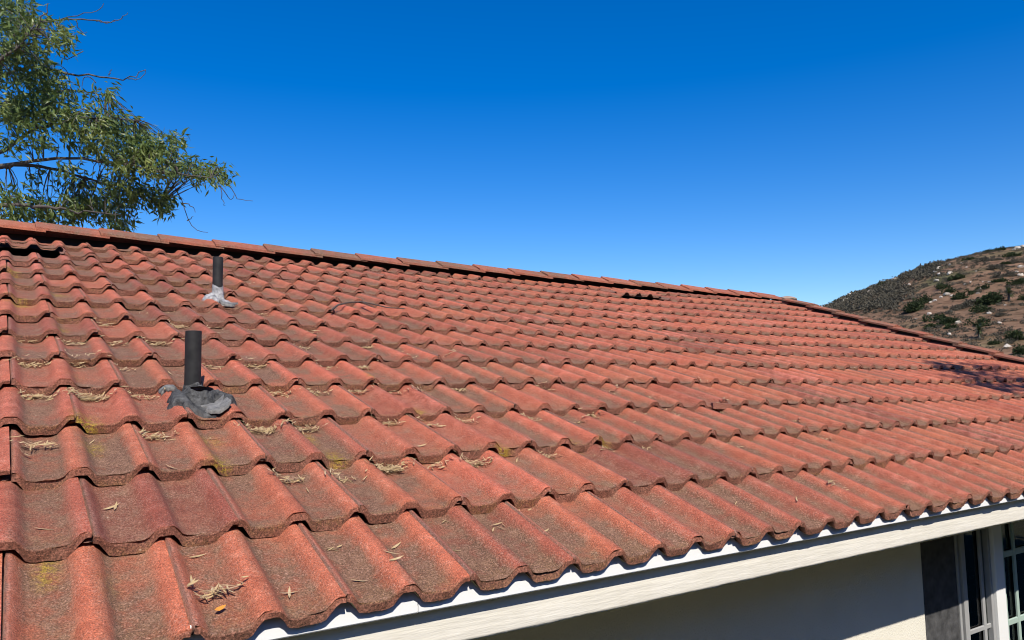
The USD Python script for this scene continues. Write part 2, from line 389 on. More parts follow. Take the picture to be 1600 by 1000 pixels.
MOSS = [(97, 507, .055), (98, 514, .05), (145, 690, .05), (152, 683, .04), (500, 683, .035), (508, 695, .03), (515, 706, .035), (488, 674, .03), (530, 710, .05), (320, 675, .05), (340, 683, .05), (345, 722, .06),
        (655, 640, .05), (790, 697, .06), (645, 694, .05), (75, 860, .04), (175, 890, .05), (580, 598, .035), (893, 683, .05), (120, 594, .06), (135, 660, .07), (950, 690, .06), (30, 468, .09), (90, 455, .09), (20, 420, .07)]
MOSS = [(*hit_roof(u, v), r) for u, v, r in MOSS]
FRESH = [(30, 420, .14), (60, 412, .14), (100, 405, .16), (10, 405, .12), (60, 430, .10), (45, 400, .12), (112, 538, .05), (1440, 705, .10), (1550, 675, .15), (1480, 640, .25), (1300, 625, .2), (1250, 590, .25), (1220, 560, .2), (1420, 735, .1),
         (660, 620, .12), (700, 605, .1), (55, 676, .08), (45, 640, .09), (865, 575, .12), (470, 480, .1), (930, 545, .15), (1050, 520, .25), (1180, 500, .4), (1000, 490, .3), (840, 500, .2), (1290, 500, .3), (1240, 530, .2), (175, 630, .05)]
FRESH = [(*hit_roof(u, v), r) for u, v, r in FRESH]
BARE = {(12, 0): 0.13, (12, -1): 0.13}                # tiles whose noses have broken off: set back up the slope


def ends(i, j):
    x0 = (i + 0.5 * (j % 2)) * W + X_OFF[j]
    return x0, x0 + W


def tile_mesh(i, j, fine=True):
    """A two-roll concrete tile with its own wear masks."""
    r = np.random.default_rng(1000 * j + i + 77)
    back = BARE.get((j, i), 0.0)
    nf = 31 if fine else 17
    f = np.concatenate([[-0.055, 0.002], np.linspace(0.010, 0.994, nf)])
    if fine:
        f[-3:] = [0.955, 0.975, 0.994]; f = np.sort(np.concatenate([f, [0.925]]))
    x0, _ = ends(i, j)
    f = np.unique(np.minimum(f, (X_RAKE + .055 - x0) / W))             # cut along the gable
    s0 = j * E + S_OFF[j]
    L = [0.0, 0.0, 0.0025, 0.007, 0.025, 0.12, 0.22, 0.30, 0.40] if fine else [0.0, 0.0, 0.006, 0.02, 0.36]
    if j == NC - 1:
        L = [min(q, 0.17) if q > 0.13 else q for q in L]; L = sorted(set(L[1:])); L = [0.0] + L
    ds, dn, yaw, tw = r.normal(0, .0022), r.normal(0, .0012), r.normal(0, .0045), r.normal(0, .0022)
    L = np.array(L, float) + back
    tongue = f < 0.006; lip = f > 0.93
    top = -HR + profile(f) - np.where(tongue, 0.0185, 0.0)
    drop = np.array([T if not fine else T * .97, 0.0033, 0.0012, 0, 0, 0, 0, 0, 0]) if fine else np.array([T, .003, 0, 0, 0])
    thick = 0.012 if back else (0.022 if j == 0 else T)
    V, wear, tone = [], [], []
    rings = []
    fd = np.minimum(np.minimum(np.abs(f - 0.485), np.abs(f - 0.985)), np.abs(f + 0.015))
    pan = sstep(0.055, 0.14, fd)
    rightflank = ((f > 0.5) & (f < .66)) * 0.35
    tonev = np.clip(r.normal(0.52, 0.27), 0, 1); grime = np.clip(r.normal(1.28, .34), .5, 2.0)
    arch = 1 - sstep(0.05, 0.13, fd)
    under_t = np.where(lip, 0.013, np.where(tongue, max(thick - 0.0185, .004), thick * (1 - .27 * arch)))
    nose_in = np.where(tongue, 0.018, 0.0)
    for k, l in enumerate(L):
        s = s0 + l + ds + nose_in * (k < 3)
        n = course_n(j, s0 + l) + dn + tw * (f - .5) * 2 + top + (0.022 if back else 0)
        if j == 0:
            n = n - 0.017 * (1 - sstep(.22, .60, x0 + f * W)) * max(0, 1 - l / .34)      # the eave dips at its near end
        bev = 0.0
        if k == 1: bev = 0.0040
        elif k == 2: bev = 0.0013
        elif k == 0: bev = -1
        taper = 1.0 if l - back < 0.03 else (1 - 0.75 * min(1, (l - back) / 0.36))
        nt = n - max(bev, 0)
        if k == 0:
            nt = n - under_t
        x = x0 + f * W + yaw * (l - .17) + r.normal(0, 0.0003, len(f))
        rings.append(roof(x, s, nt))
        ss = s0 + l
        moss = np.zeros(len(f)); fresh = np.zeros(len(f))
        for mx, ms, mr in MOSS:
            if abs(mx - x0 - W / 2) < .4 and abs(ms - ss) < .4:
                moss = np.maximum(moss, np.exp(-((x - mx) ** 2 + (ss - ms) ** 2) / (mr * .48) ** 2) * 1.25)
        for mx, ms, mr in FRESH:
            if abs(mx - x0 - W / 2) < .8 and abs(ms - ss) < .8:
                fresh = np.maximum(fresh, np.exp(-((x - mx) ** 2 + (ss - ms) ** 2) / (mr * .9) ** 2) * 1.2)
        edge = np.clip(1 - (l - back) / 0.05, 0, 1)
        dirt = np.clip((pan * 1.0 + rightflank + 0.30 * edge * pan) * grime + .10 * max(0, grime - 1), 0, 1.5)
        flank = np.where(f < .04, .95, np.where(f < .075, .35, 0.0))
        moss = np.maximum(moss, edge * pan * 0.16 * (r.random() > .70))
        wear.append(np.stack([dirt, flank, moss], -1))
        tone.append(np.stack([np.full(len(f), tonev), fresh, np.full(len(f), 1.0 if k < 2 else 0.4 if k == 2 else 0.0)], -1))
    V = np.stack(rings)                                           # rings x f x 3
    if fine:                                                      # chipped, uneven nose
        P = V[:3].reshape(-1, 3)
        a = meshkit.noise(P * 55.0, seed=3); b = meshkit.noise(P * 120.0, seed=5); c = meshkit.noise(P * 24.0, seed=9)
        push = (0.0016 * a + 0.0012 * b)
        chip = np.clip(c - 0.30, 0, 1) * 0.018
        sd = np.array([0, math.cos(TH), math.sin(TH)]); nd = np.array([0, -math.sin(TH), math.cos(TH)])
        kk = np.repeat(np.arange(3), len(f))
        P = P + sd * (push + chip * (kk > 0))[:, None] + nd * ((np.where(kk == 0, 0.0016, 0.0008) * b) - chip * 0.4 * (kk > 0))[:, None]
        V[:3] = P.reshape(3, len(f), 3)
    nr, nc = V.shape[:2]
    # underside and sides: last ring back to nose, plain
    ND = np.array([0, -math.sin(TH), math.cos(TH)])
    Ub = V[-1] - ND * 0.010; U0 = V[0].copy()
    verts = [V[:2].reshape(-1, 3), V[1:].reshape(-1, 3)]           # nose strip on its own so that its edge stays crisp
    faces = [grid_faces(2, nc), grid_faces(nr - 1, nc) + 2 * nc]
    k = 2 * nc + (nr - 1) * nc
    verts += [U0, Ub]; faces.append(grid_faces(2, nc)[:, ::-1] + k); k += 2 * nc
    for side in (0, nc - 1):                                       # side walls
        a = V[1:, side]; b = np.linspace(0, 1, nr - 1)[:, None] * (Ub[side] - U0[side]) + U0[side]
        verts += [a, b]; g = grid_faces(2, nr - 1); faces.append((g if side == 0 else g[:, ::-1]) + k); k += 2 * (nr - 1)
    verts.append(V[-1]); verts.append(Ub); faces.append(grid_faces(2, nc) + k)
    v = np.vstack(verts); fc = np.vstack(faces)
    we = np.stack(wear); to = np.stack(tone)
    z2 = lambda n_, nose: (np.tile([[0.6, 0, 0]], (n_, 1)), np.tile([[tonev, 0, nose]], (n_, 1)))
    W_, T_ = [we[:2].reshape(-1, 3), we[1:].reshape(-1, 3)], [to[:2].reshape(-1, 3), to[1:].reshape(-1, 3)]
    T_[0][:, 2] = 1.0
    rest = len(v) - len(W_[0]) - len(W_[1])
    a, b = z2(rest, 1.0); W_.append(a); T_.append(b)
    return (v, fc), np.vstack(W_), np.vstack(T_)


# ------------------------------------------------------------------ the house
house = thing('house', 'single storey cream stucco house under a red concrete tile roof', 'house', (0, 0, 0))
XL, XR = -3.2, X_RAKE
roof_part = UsdGeom.Xform.Define(stage, '/World/house/roof').GetPrim()


def slab(x0, x1, sa, sb, n0, n1):
    xs = np.linspace(x0, x1, 12)
    lo = [roof(xs, np.full(12, s), n) for s, n in ((sa, n0), (sb, n0), (sb, n1), (sa, n1))]
    V = np.stack(lo + [lo[0]]); g = grid_faces(5, 12)
    v = V.reshape(-1, 3); k = len(v)
    c0, c1 = V[:4, 0], V[:4, -1]
    f = [g, np.array([[k, k + 1, k + 2], [k, k + 2, k + 3], [k + 4, k + 6, k + 5], [k + 4, k + 7, k + 6]])]
    return np.vstack([v, c0, c1]), np.vstack(f)


RY, RZ0 = 4.45, 1.568                                              # ridge
S_RIDGE = 13 * E + 0.29
obj('roof_felt', slab(XL, XR, 0.09, S_RIDGE, -0.118, -0.100), FELT, roof_part)
# back slope (out of sight beyond the ridge): plain sheet with closed edge
bs = np.array([[XL, RY + .06, 1.44], [XR, RY + .06, 1.41], [XR, 9.2, -.28], [XL, 9.2, -.25], [XL, RY + .06, 1.40], [XR, RY + .06, 1.37], [XR, 9.2, -.32], [XL, 9.2, -.29]])
obj('back_slope', (bs, np.array([[0, 1, 2], [0, 2, 3], [4, 6, 5], [4, 7, 6], [0, 4, 5], [0, 5, 1], [3, 2, 6], [3, 6, 7], [0, 3, 7], [0, 7, 4], [1, 5, 6], [1, 6, 2]])), simple('back_tile', (0.33, 0.10, 0.06), 0.85), roof_part)
# a slipped tile seen near the ridge on the right
best = min(((i, j) for j in range(10, 13) for i in range(14, 24)), key=lambda q: abs(project(roof(np.array(ends(*q)[0] + W * .5), np.array(q[1] * E), -.02))[0] - 1000) + abs(project(roof(np.array(ends(*q)[0] + W * .5), np.array(q[1] * E), -.02))[1] - 462) * 3)
BARE[(best[1], best[0])] = 0.12; BARE[(best[1], best[0] + 1)] = 0.12
cells = []
for j in range(NC):
    for i in range(-9, 27):
        x0, x1 = ends(i, j)
        if x0 > XR - 0.02 or x0 < XL: continue
        c = roof(np.array((x0 + x1) / 2), np.array((j + .4) * E), -.02); u, v, z = project(c)
        seen = -70 < u < 1670 and -50 < v < 1060 and z > 0
        cells.append((not seen, z * z, i, j))
cells.sort()
rest_v, rest_w, rest_t = [], [], []
for q, (hid, d2, i, j) in enumerate(cells):
    near = q < 300 and not hid
    m, we, to = tile_mesh(i, j, fine=near or not hid)
    if near:
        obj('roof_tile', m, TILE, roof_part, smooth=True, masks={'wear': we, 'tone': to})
    else:
        rest_v.append(m); rest_w.append(we); rest_t.append(to)
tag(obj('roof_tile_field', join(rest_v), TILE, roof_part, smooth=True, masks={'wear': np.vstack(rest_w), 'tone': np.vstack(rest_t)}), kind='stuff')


def cap_mesh(half, rise, th, length, lift, r, seg=7):
    """Angular ridge tile along +X, apex at the origin, the start end lifted over its neighbour; thick rounded-off edges."""
    y = np.array([-half, -half * .5, -.016, -.006, .006, .016, half * .5, half]); z = np.array([-rise, -rise * .5, -.011, -.0015, -.0015, -.011, -rise * .5, -rise])
    xs = np.array([0, 0, .004, .012, length * .5, length - .004, length])
    top = []
    for k, x in enumerate(xs):
        l = lift * (1 - x / length)
        nz = 0.0012 * r.standard_normal(len(y))
        top.append(np.stack([np.full(len(y), x) + 0.0015 * r.standard_normal(len(y)) * (k < 4), y * (1 + .03 * (1 - x / length)), z + l + nz - (.003 if k == 1 else 0) - (th if k == 0 else 0)], -1))
    V = np.stack(top); nr, nc = V.shape[:2]
    U = V[1:] - np.array([0, 0, th]); U[-1] = V[-1] - np.array([0, 0, th])
    verts = [V[:2].reshape(-1, 3), V[1:].reshape(-1, 3), U.reshape(-1, 3)]
    faces = [grid_faces(2, nc)[:, ::-1], grid_faces(nr - 1, nc)[:, ::-1] + 2 * nc, grid_faces(nr - 1, nc) + 2 * nc + (nr - 1) * nc]
    k = sum(map(len, verts))
    for e in (0, nc - 1):
        a, b = V[1:, e], U[:, e]; verts += [a, b]; g = grid_faces(2, nr - 1); faces.append((g if e else g[:, ::-1]) + k); k += 2 * (nr - 1)
    verts += [V[-1], U[-1]]; faces.append(grid_faces(2, nc)[:, ::-1] + k)
    v = np.vstack(verts); f = np.vstack(faces)
    n = len(v); tv = np.clip(r.normal(.50, .2), 0, 1)
    we = np.zeros((n, 3)); we[:, 0] = np.clip(1.0 + .35 * r.standard_normal(), .2, 1.2); to = np.zeros((n, 3)); to[:, 0] = tv
    to[:2 * nc, 2] = .5
    return v, f, we, to


r = np.random.default_rng(5)
CAPX = 0.378
obj('ridge_board', box(XL, XR, RY + .02, RY + .05, 1.36, 1.485), FELT, roof_part)
x = 0.160 - CAPX * 8
while x < X_RAKE + 0.0:
    v, f, we, to = cap_mesh(.118, .058, .017, min(CAPX + .06, 8.02 - x), .020, r)
    a = r.normal(0, .004)
    v = v @ np.array([[math.cos(a), math.sin(a), 0], [-math.sin(a), math.cos(a), 0], [0, 0, 1]])
    v = v + [x, RY, RZ0 - 0.0063 * x + r.normal(0, .0025) - .012]
    obj('ridge_tile', (v, f), TILE, roof_part, smooth=25, masks=None) if False else obj('ridge_tile', (v, f), TILE, roof_part, smooth=True, masks={'wear': we, 'tone': to})
    x += CAPX
# mortar at the open end of the ridge
mo = trimesh.creation.icosphere(3, 1.0); mv = mo.vertices * [.13, .085, .032] + [7.98, RY - .045, RZ0 - .05 - .062]
mv += 0.012 * meshkit.noise(mv * 25)[:, None]
obj('ridge_mortar', (mv, mo.faces), MORTAR, roof_part, smooth=True)
# rake tiles down the gable edge
RX = np.array([0, -math.cos(TH), -math.sin(TH)]); RN = np.array([0, -math.sin(TH), math.cos(TH)])
for k in range(14):
    s = S_RIDGE - .20 - k * E
    v, f, we, to = cap_mesh(.085, .016, .016, E + .05, -.020, r)
    P0 = roof(np.array(X_RAKE + .075), np.array(s), 0.052)
    v = P0 + v[:, [0]] * RX + v[:, [1]] * np.array([1.0, 0, 0]) + v[:, [2]] * RN
    obj('rake_tile', (v, f), TILE, roof_part, smooth=True, masks={'wear': we, 'tone': to})

barge = np.stack([roof(np.full(2, XR + q), np.array([-.05, S_RIDGE]), n_) for q, n_ in ((.06, -.20), (.115, -.20), (.115, .020), (.06, .010), (.06, -.20))])
obj('barge_board', (barge.reshape(-1, 3), grid_faces(5, 2)), BARGE, house)
# eave: white metal edge, rough-sawn fascia, rafters and wall
YS, YF, YW = 0.040, 0.075, 0.55
for xa, xb in [(-3.2, -0.9), (-0.899, 0.7735), (0.7755, 3.9), (3.901, 7.55)]:
    xe = np.arange(xa, xb, .006); xe = np.append(xe, xb); zb = -0.116
    under = np.array([(top_n(q, .037) - .0265) for q in xe]) - 0.021 * sstep(1.5, 5.5, xe)     # shaped to the tiles' underside
    zt = (0.037 * math.sin(TH) + under * math.cos(TH)) - .004
    pts = [(YS + .002, zt), (YS, zt - .003), (YS, zb + .003 + 0 * zt), (YS + .003, zb + 0 * zt), (YF + .004, zb + 0 * zt), (YF + .004, zb + .003 + 0 * zt), (YS + .005, zb + .003 + 0 * zt), (YS + .005, zt)]
    V = np.stack([np.stack([xe, np.full(len(xe), p_[0]), p_[1]], -1) for p_ in pts + pts[:1]])
    obj('eave_edge', (V.reshape(-1, 3), grid_faces(9, len(xe))), WHITE, house)
xs = np.arange(-3.2, 7.56, 0.012)
prof = np.array([[YF, -.110], [YF, -.132], [YF, -.154], [YF, -.180], [YF, -.205], [YF + .002, -.2175], [YF + .038, -.2175], [YF + .038, -.110]])
V = np.repeat(prof[None], len(xs), 0); V = np.concatenate([xs[:, None, None] + 0 * V[:, :, :1], V], -1)
P = V.reshape(-1, 3)
g1 = meshkit.noise(P * [6, 1, 160], seed=4).reshape(V.shape[:2]); g2 = meshkit.noise(P * [90, 1, 60], seed=8).reshape(V.shape[:2]); g3 = meshkit.noise(np.stack([xs * 14, 0 * xs, 0 * xs], -1), seed=6); g4 = meshkit.noise(np.stack([xs * 60, 0 * xs, 0 * xs], -1), seed=2)
V[:, :6, 1] += 0.0012 * g1[:, :6] + 0.0010 * g2[:, :6]
V[:, 5:7, 2] += (0.0030 * g3 * (g3 > 0) + 0.0016 * g4)[:, None]
V = np.concatenate([V, V[:, :1]], 1)
obj('fascia_board', (V.reshape(-1, 3), grid_faces(len(xs), 9)[:, ::-1]), CREAM, house, smooth=True)
for x in np.arange(-2.9, 7.5, 0.61):
    obj('rafter_tail', box(x - .02, x + .02, YF + .042, YW - .002, -.185, -.075), CREAM, house)
obj('soffit_board', box(-3.2, 7.55, YF + .042, YW - .002, -.074, -.062), CREAM, house)
WX0, WX1, WT, WB = 3.733, 6.2, -0.275, -2.35                       # opening for the doors and windows
for q in (box(-3.0, WX0, YW, YW + .15, GZ, -.062), box(WX1, 7.4, YW, YW + .15, GZ, -.062), box(WX0, WX1, YW, YW + .15, WT, -.062), box(WX0, WX1, YW, YW + .15, GZ, WB)):
    obj('wall', q, STUCCO, house)
obj('wall', box(-3.0, -2.85, YW + .152, 8.6, GZ, -.07), STUCCO, house); obj('wall', box(7.25, 7.4, YW + .152, 8.6, GZ, -.07), STUCCO, house); obj('wall', box(-2.848, 7.248, 8.45, 8.6, GZ, -.07), STUCCO, house)
for xg in (-3.0, 7.25):
    gv = np.array([[xg, .56, -.069], [xg, 8.6, -.069], [xg, RY, 1.30], [xg + .15, .56, -.069], [xg + .15, 8.6, -.069], [xg + .15, RY, 1.30]])
    obj('gable_wall', (gv, np.array([[0, 2, 1], [3, 4, 5], [0, 1, 4], [0, 4, 3], [1, 2, 5], [1, 5, 4], [2, 0, 3], [2, 3, 5]])), STUCCO, house)
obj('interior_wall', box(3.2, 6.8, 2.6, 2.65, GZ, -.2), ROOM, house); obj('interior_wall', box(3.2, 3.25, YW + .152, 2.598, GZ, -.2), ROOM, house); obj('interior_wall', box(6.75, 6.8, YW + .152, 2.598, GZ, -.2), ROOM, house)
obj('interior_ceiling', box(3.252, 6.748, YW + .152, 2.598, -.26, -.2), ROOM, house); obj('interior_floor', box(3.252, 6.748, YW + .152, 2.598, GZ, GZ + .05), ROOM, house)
# left sash: dark screen, white bars
win = UsdGeom.Xform.Define(stage, '/World/house/window').GetPrim()
tag(win, 'window with a dark insect screen and white dividing bars')
obj('insect_screen', box(WX0 + .003, 4.066, YW + .012, YW + .018, WB, WT), SCREEN, win)
obj('frame', box(4.068, 4.084, YW + .004, YW + .03, WB, WT, .003), GREYF, win)
obj('frame', box(4.097, 4.134, YW - .006, YW + .04, WB, WT, .004), GREYF, win)
obj('frame', box(4.0845, 4.0965, YW + .020, YW + .034, WB, WT), simple('grey_track', (.16, .155, .15), .6), win)
obj('muntin', box(4.323, 4.346, YW + .016, YW + .030, WB, WT, .003), GREYF, win)
for zb in (-.885, -1.36, -1.83):
    obj('muntin', box(4.136, 4.322, YW + .017, YW + .029, zb - .012, zb + .012, .003), GREYF, win)
    obj('muntin', box(4.347, 4.392, YW + .017, YW + .029, zb - .012, zb + .012, .003), GREYF, win)
obj('frame', box(4.393, 4.412, YW + .006, YW + .045, WB, WT, .003), GREYF, win)
obj('pane', box(4.135, 4.392, YW + .033, YW + .038, WB, WT), GLASS, win)
# wide white post and the next window, deeper in its frame
obj('door_post', box(4.418, 4.512, YW - .012, YW + .06, WB, WT, .005), FRAME, house)
w2 = UsdGeom.Xform.Define(stage, '/World/house/window_001').GetPrim()
tag(w2, 'window with pale green glazing bars beside the wide white post')
d = YW + .050
for x in (4.640, 4.775, 5.10, 5.42, 5.74):
    obj('muntin', box(x - .012, x + .012, d, d + .014, WB, WT, .003), GREENF, w2)
for zb in (-.56, -.925, -1.40, -1.88):
    for xa, xb in ((4.518, 4.626), (4.654, 4.761), (4.789, 5.086), (5.114, 5.406), (5.434, 5.726), (5.754, WX1 - .01)):
        obj('muntin', box(xa + .001, xb - .001, d + .001, d + .013, zb - .016, zb + .016, .003), GREENF, w2)
obj('frame', box(4.5125, 4.517, YW + .02, d + .05, WB, WT), GREENF, w2)
obj('pane', box(4.518, WX1 - .005, d + .020, d + .025, WB, WT), GLASS, w2)

# ------------------------------------------------------------------ vent pipes
def surf(x, s, dn=0.0):
    return roof(np.array(x), np.array(s), top_n(x, s) + dn)


def mastic(x0, s0, radii, rise, rise_r, seed, thick=.008):
    """A lump of roofing cement lying over the tiles and climbing the pipe."""
    na, nr = 44, 14
    rg = np.random.default_rng(seed)
    V = np.zeros((nr, na, 3))
    for k in range(na):
        a = 2 * math.pi * k / na
        R = np.interp(a, np.linspace(0, 2 * math.pi, len(radii) + 1), list(radii) + [radii[0]]) * (1 + .06 * math.sin(5 * a + seed) + .07 * math.sin(11 * a + 2 * seed) + .04 * math.sin(17 * a))
        for q in range(nr):
            t = q / (nr - 1); rad = rise_r + (R - rise_r) * t
            x, s = x0 + rad * math.cos(a), s0 + rad * math.sin(a)
            lump = 0.020 * meshkit.noise(np.array([[x * 26, s * 26, seed]]))[0] + 0.011 * meshkit.noise(np.array([[x * 60, s * 60, seed]]))[0]
            base = max(top_n(x, s), min(top_n(x, s) + .016, top_n(x0, s0) - .01))
            h = thick * (1 - t ** 6) + rise * max(0, 1 - t * 2.6) ** 1.7 + lump * (1 - t) ** .5 * (t > 0) + (0.0 if t < 1 else -.006)
            V[q, k] = roof(np.array(x), np.array(s), base + h)
    V = np.concatenate([V, V[:, :1]], 1)
    return V.reshape(-1, 3), grid_faces(nr, na + 1)


def pipe_mesh(x, y, z0, z1, R, wall=.004):
    prof = np.array([[R, z0], [R, z1 - .002], [R - .0015, z1], [R - wall, z1], [R - wall, z0 + .05], [0.0001, z0 + .05]])
    n = 32; a = np.linspace(0, 2 * np.pi, n + 1)
    V = np.stack([np.stack([x + q[0] * np.cos(a), y + q[0] * np.sin(a), np.full(n + 1, q[1])], -1) for q in prof])
    return V.reshape(-1, 3), grid_faces(len(prof), n + 1)


x1, s1 = hit_roof(301, 618, -.02); P1 = roof(np.array(x1), np.array(s1), -.04)
vp = thing('vent_pipe', 'black vent pipe in a lump of dark roofing cement, nearest the eave', 'vent pipe', P1)
ztop1 = (CAM + pixel_dir(301, 517) * ((P1[1] - CAM[1]) / pixel_dir(301, 517)[1]))[2]
obj('pipe', pipe_mesh(P1[0], P1[1], P1[2] - .02, ztop1, .0264), PIPE, vp, smooth=35)
obj('cement_collar', mastic(x1 + .010, s1 - .075, [.098, .100, .095, .100, .100, .120, .135, .120], .050, .036, 3, .014), MASTIC, vp, smooth=True)
cz = P1[2] + np.array([-.01, .012, .03, .048, .060]); cr = np.array([.052, .043, .035, .0310, .0275])
a = np.linspace(0, 2 * np.pi, 33); V = np.stack([np.stack([P1[0] + q * np.cos(a), P1[1] + q * np.sin(a), np.full(33, z_)], -1) for q, z_ in zip(cr, cz)])
V += .004 * meshkit.noise((V * 40).reshape(-1, 3)).reshape(5, 33, 1); V[:, -1] = V[:, 0]
V[-1, :, 2] += .006 * np.sin(3 * a)
obj('cement_sleeve', (V.reshape(-1, 3), grid_faces(5, 33)), MASTIC, vp, smooth=True)


def flake(cu, cv, radii, seed, dn=.014):
    cx, cs = hit_roof(cu, cv, -.012)
    n = len(radii) * 3; ang = np.linspace(0, 2 * np.pi, n, endpoint=False)
    R = np.interp(ang, np.linspace(0, 2 * np.pi, len(radii) + 1), list(radii) + [radii[0]]) * (1 + .35 * np.random.default_rng(seed).normal(0, .55, n).clip(-1, 1))
    ring = []
    for q, (t, h) in enumerate(((0.0, .003), (.5, .003), (.96, .0), (1.0, -.012))):
        for a_, r_ in zip(ang, R):
            px, ps = cx + r_ * t * math.cos(a_), cs + r_ * t * math.sin(a_)
            ring.append(roof(np.array(px), np.array(ps), max(top_n(px, ps), top_n(cx, cs) - .012) + dn + h + .003 * meshkit.noise(np.array([[px * 50, ps * 50, seed]]))[0]))
    V = np.array(ring).reshape(4, n, 3); V = np.concatenate([V, V[:, :1]], 1)
    return V.reshape(-1, 3), grid_faces(4, n + 1)


tag(obj('cement_patch', flake(338, 640, [.038, .05, .055, .05, .032, .045, .045, .045], 2, .026), MASTIC_GREY, vp, smooth=True), 'pale grey flake of old cement')
tag(obj('cement_patch', flake(264, 607, [.022, .03, .02, .025, .025, .03, .02, .025], 4, .012), MASTIC_GREY, vp, smooth=True), 'grey smear of old cement')

x2, s2 = hit_roof(340, 466, -.02); P2 = roof(np.array(x2), np.array(s2), -.04)
vp2 = thing('vent_pipe', 'black vent pipe with a silver painted foot, higher up near the ridge', 'vent pipe', P2)
ztop2 = (CAM + pixel_dir(340, 402) * ((P2[1] - CAM[1]) / pixel_dir(340, 402)[1]))[2]
obj('pipe', pipe_mesh(P2[0], P2[1], P2[2] - .02, ztop2, .0264), PIPE, vp2, smooth=35)
cz = P2[2] + np.array([-.01, .02, .05, .080, .088]); cr = np.array([.042, .034, .0300, .0285, .0270])
V = np.stack([np.stack([P2[0] + q * np.cos(a), P2[1] + q * np.sin(a), np.full(33, z_)], -1) for q, z_ in zip(cr, cz)])
V += .003 * meshkit.noise((V * 40).reshape(-1, 3)).reshape(5, 33, 1); V[:, -1] = V[:, 0]; V[-2:, :, 2] += .012 * np.sin(2 * a + 1)
obj('silver_sleeve', (V.reshape(-1, 3), grid_faces(5, 33)), LEAD, vp2, smooth=True)
obj('flashing', mastic(x2 - .01, s2 - .03, [.070, .06, .05, .06, .080, .065, .060, .070], .016, .030, 7), LEAD, vp2, smooth=True)
obj('cement_patch', flake(354, 473, [.04, .035, .03, .025, .03, .04, .05, .05], 9, .018), MASTIC_GREY, vp2, smooth=True)

# ------------------------------------------------------------------ litter, twig, broken piece
def sliver(p, s_, L_, w_, ang, tilt, curl, dn, rg):
    """One dry narrow leaf on the tiles: six-point blade with a fold and a curl."""
    t = np.array([-.5, -.2, .2, .5]); wd = np.array([.08, .5, .42, .05]) * w_
    c, sn = math.cos(ang), math.sin(ang); out = []
    for tt, w in zip(t, wd):
        for q in (-1, 1):
            lx, ls = tt * L_ * c - q * w * sn, tt * L_ * sn + q * w * c
            out.append((p + lx, s_ + ls, dn + abs(tt) ** 2 * curl * L_ * 2 + tt * tilt * L_ + q * w * .25))
    return out


SF = np.array([[0, 2, 1], [1, 2, 3], [2, 4, 3], [3, 4, 5], [4, 6, 5], [5, 6, 7]])
lit = []
rg = np.random.default_rng(21)


def add_litter(x, s, n, spread, up=1.0):
    for _ in range(n):
        px, ps = x + rg.normal(0, spread), s + rg.normal(0, spread * .42)
        i, j, f = tile_index(px, ps)
        ps = max(ps, .04)
        L_ = rg.uniform(.014, .042); w_ = rg.uniform(.0024, .0048)
        pts = sliver(px, ps, L_, w_, rg.uniform(0, math.pi), rg.normal(0, .06) * up, rg.uniform(0, .10), 0, rg)
        base = top_n(px, ps) + rg.uniform(.002, .004 + .012 * up * min(1, n / 25))
        lit.append((np.array([roof(np.array(a_), np.array(b_), max(base + c_, top_n(px, ps) + .0012)) for a_, b_, c_ in pts]), SF))


CL = [(47, 529, 8), (113, 533, 14), (182, 534, 12), (248, 534, 30), (162, 504, 12), (281, 506, 16), (335, 509, 6), (47, 569, 22), (126, 567, 16), (52, 617, 26), (139, 619, 60), (220, 617, 12), (194, 576, 6), (248, 675, 24),
      (410, 666, 42), (480, 664, 22), (435, 612, 18), (495, 611, 16), (394, 570, 12), (329, 572, 8), (410, 488, 8), (488, 516, 10), (54, 690, 12), (453, 738, 16), (536, 738, 14), (614, 723, 34), (747, 714, 32), (692, 716, 10),
      (859, 704, 14), (333, 901, 14), (831, 650, 20), (925, 644, 18), (1051, 644, 14), (1126, 634, 22), (1194, 637, 6), (1100, 600, 14), (1166, 603, 12), (850, 605, 12), (1289, 678, 14), (1305, 748, 14), (1536, 711, 5),
      (616, 654, 14), (715, 607, 14), (764, 608, 12), (671, 659, 10), (725, 654, 12), (612, 720, 22), (559, 610, 20), (566, 574, 24), (569, 540, 16), (477, 542, 8), (509, 574, 8), (402, 571, 8), (1520, 650, 6), (1495, 655, 6), (1422, 664, 5), (840, 478, 3), (980, 507, 3),
      (660, 614, 8), (622, 610, 8), (905, 655, 8), (1000, 640, 6), (640, 564, 8), (700, 560, 8), (760, 585, 6), (960, 610, 6), (1240, 655, 6), (1150, 690, 5), (1010, 690, 5), (950, 700, 6)]
for u, v, n in CL:
    x, s = hit_roof(u, v, -.030); add_litter(x, s, int(n * 2.5), .026 if n < 30 else .034)
for u, v in [(266, 580), (175, 774), (182, 773), (302, 881), (70, 811), (268, 724), (455, 894), (623, 825), (614, 850), (621, 860), (565, 877), (653, 886), (555, 917), (456, 894), (713, 833), (743, 884), (752, 889), (855, 806), (850, 869), (735, 910), (671, 912), (46, 990), (300, 893), (40, 700), (1247, 771), (1448, 771), (845, 545), (859, 523), (814, 475), (190, 395), (975, 842), (1180, 757), (1400, 760), (660, 690), (585, 650), (250, 560)]:
    x, s = hit_roof(u, v, -.022)
    if s < .05: continue
    px = sliver(x, s, 0.042, .0060, rg.uniform(0, math.pi), 0.05, .12, 0, rg); b = top_n(x, s) + .003
    lit.append((np.array([roof(np.array(a_), np.array(b_), max(b + c_, top_n(a_, b_) + .0015)) for a_, b_, c_ in px]), SF))
for _ in range(110):                                              # thin scatter elsewhere
    j = int(rg.integers(0, 11)); i = int(rg.integers(-1, 22)); x0, _x = ends(i, j)
    add_litter(x0 + W * (rg.choice([.24, .74]) + rg.normal(0, .04)), (j + rg.uniform(.5, .97)) * E, int(rg.integers(1, 5)), .02)
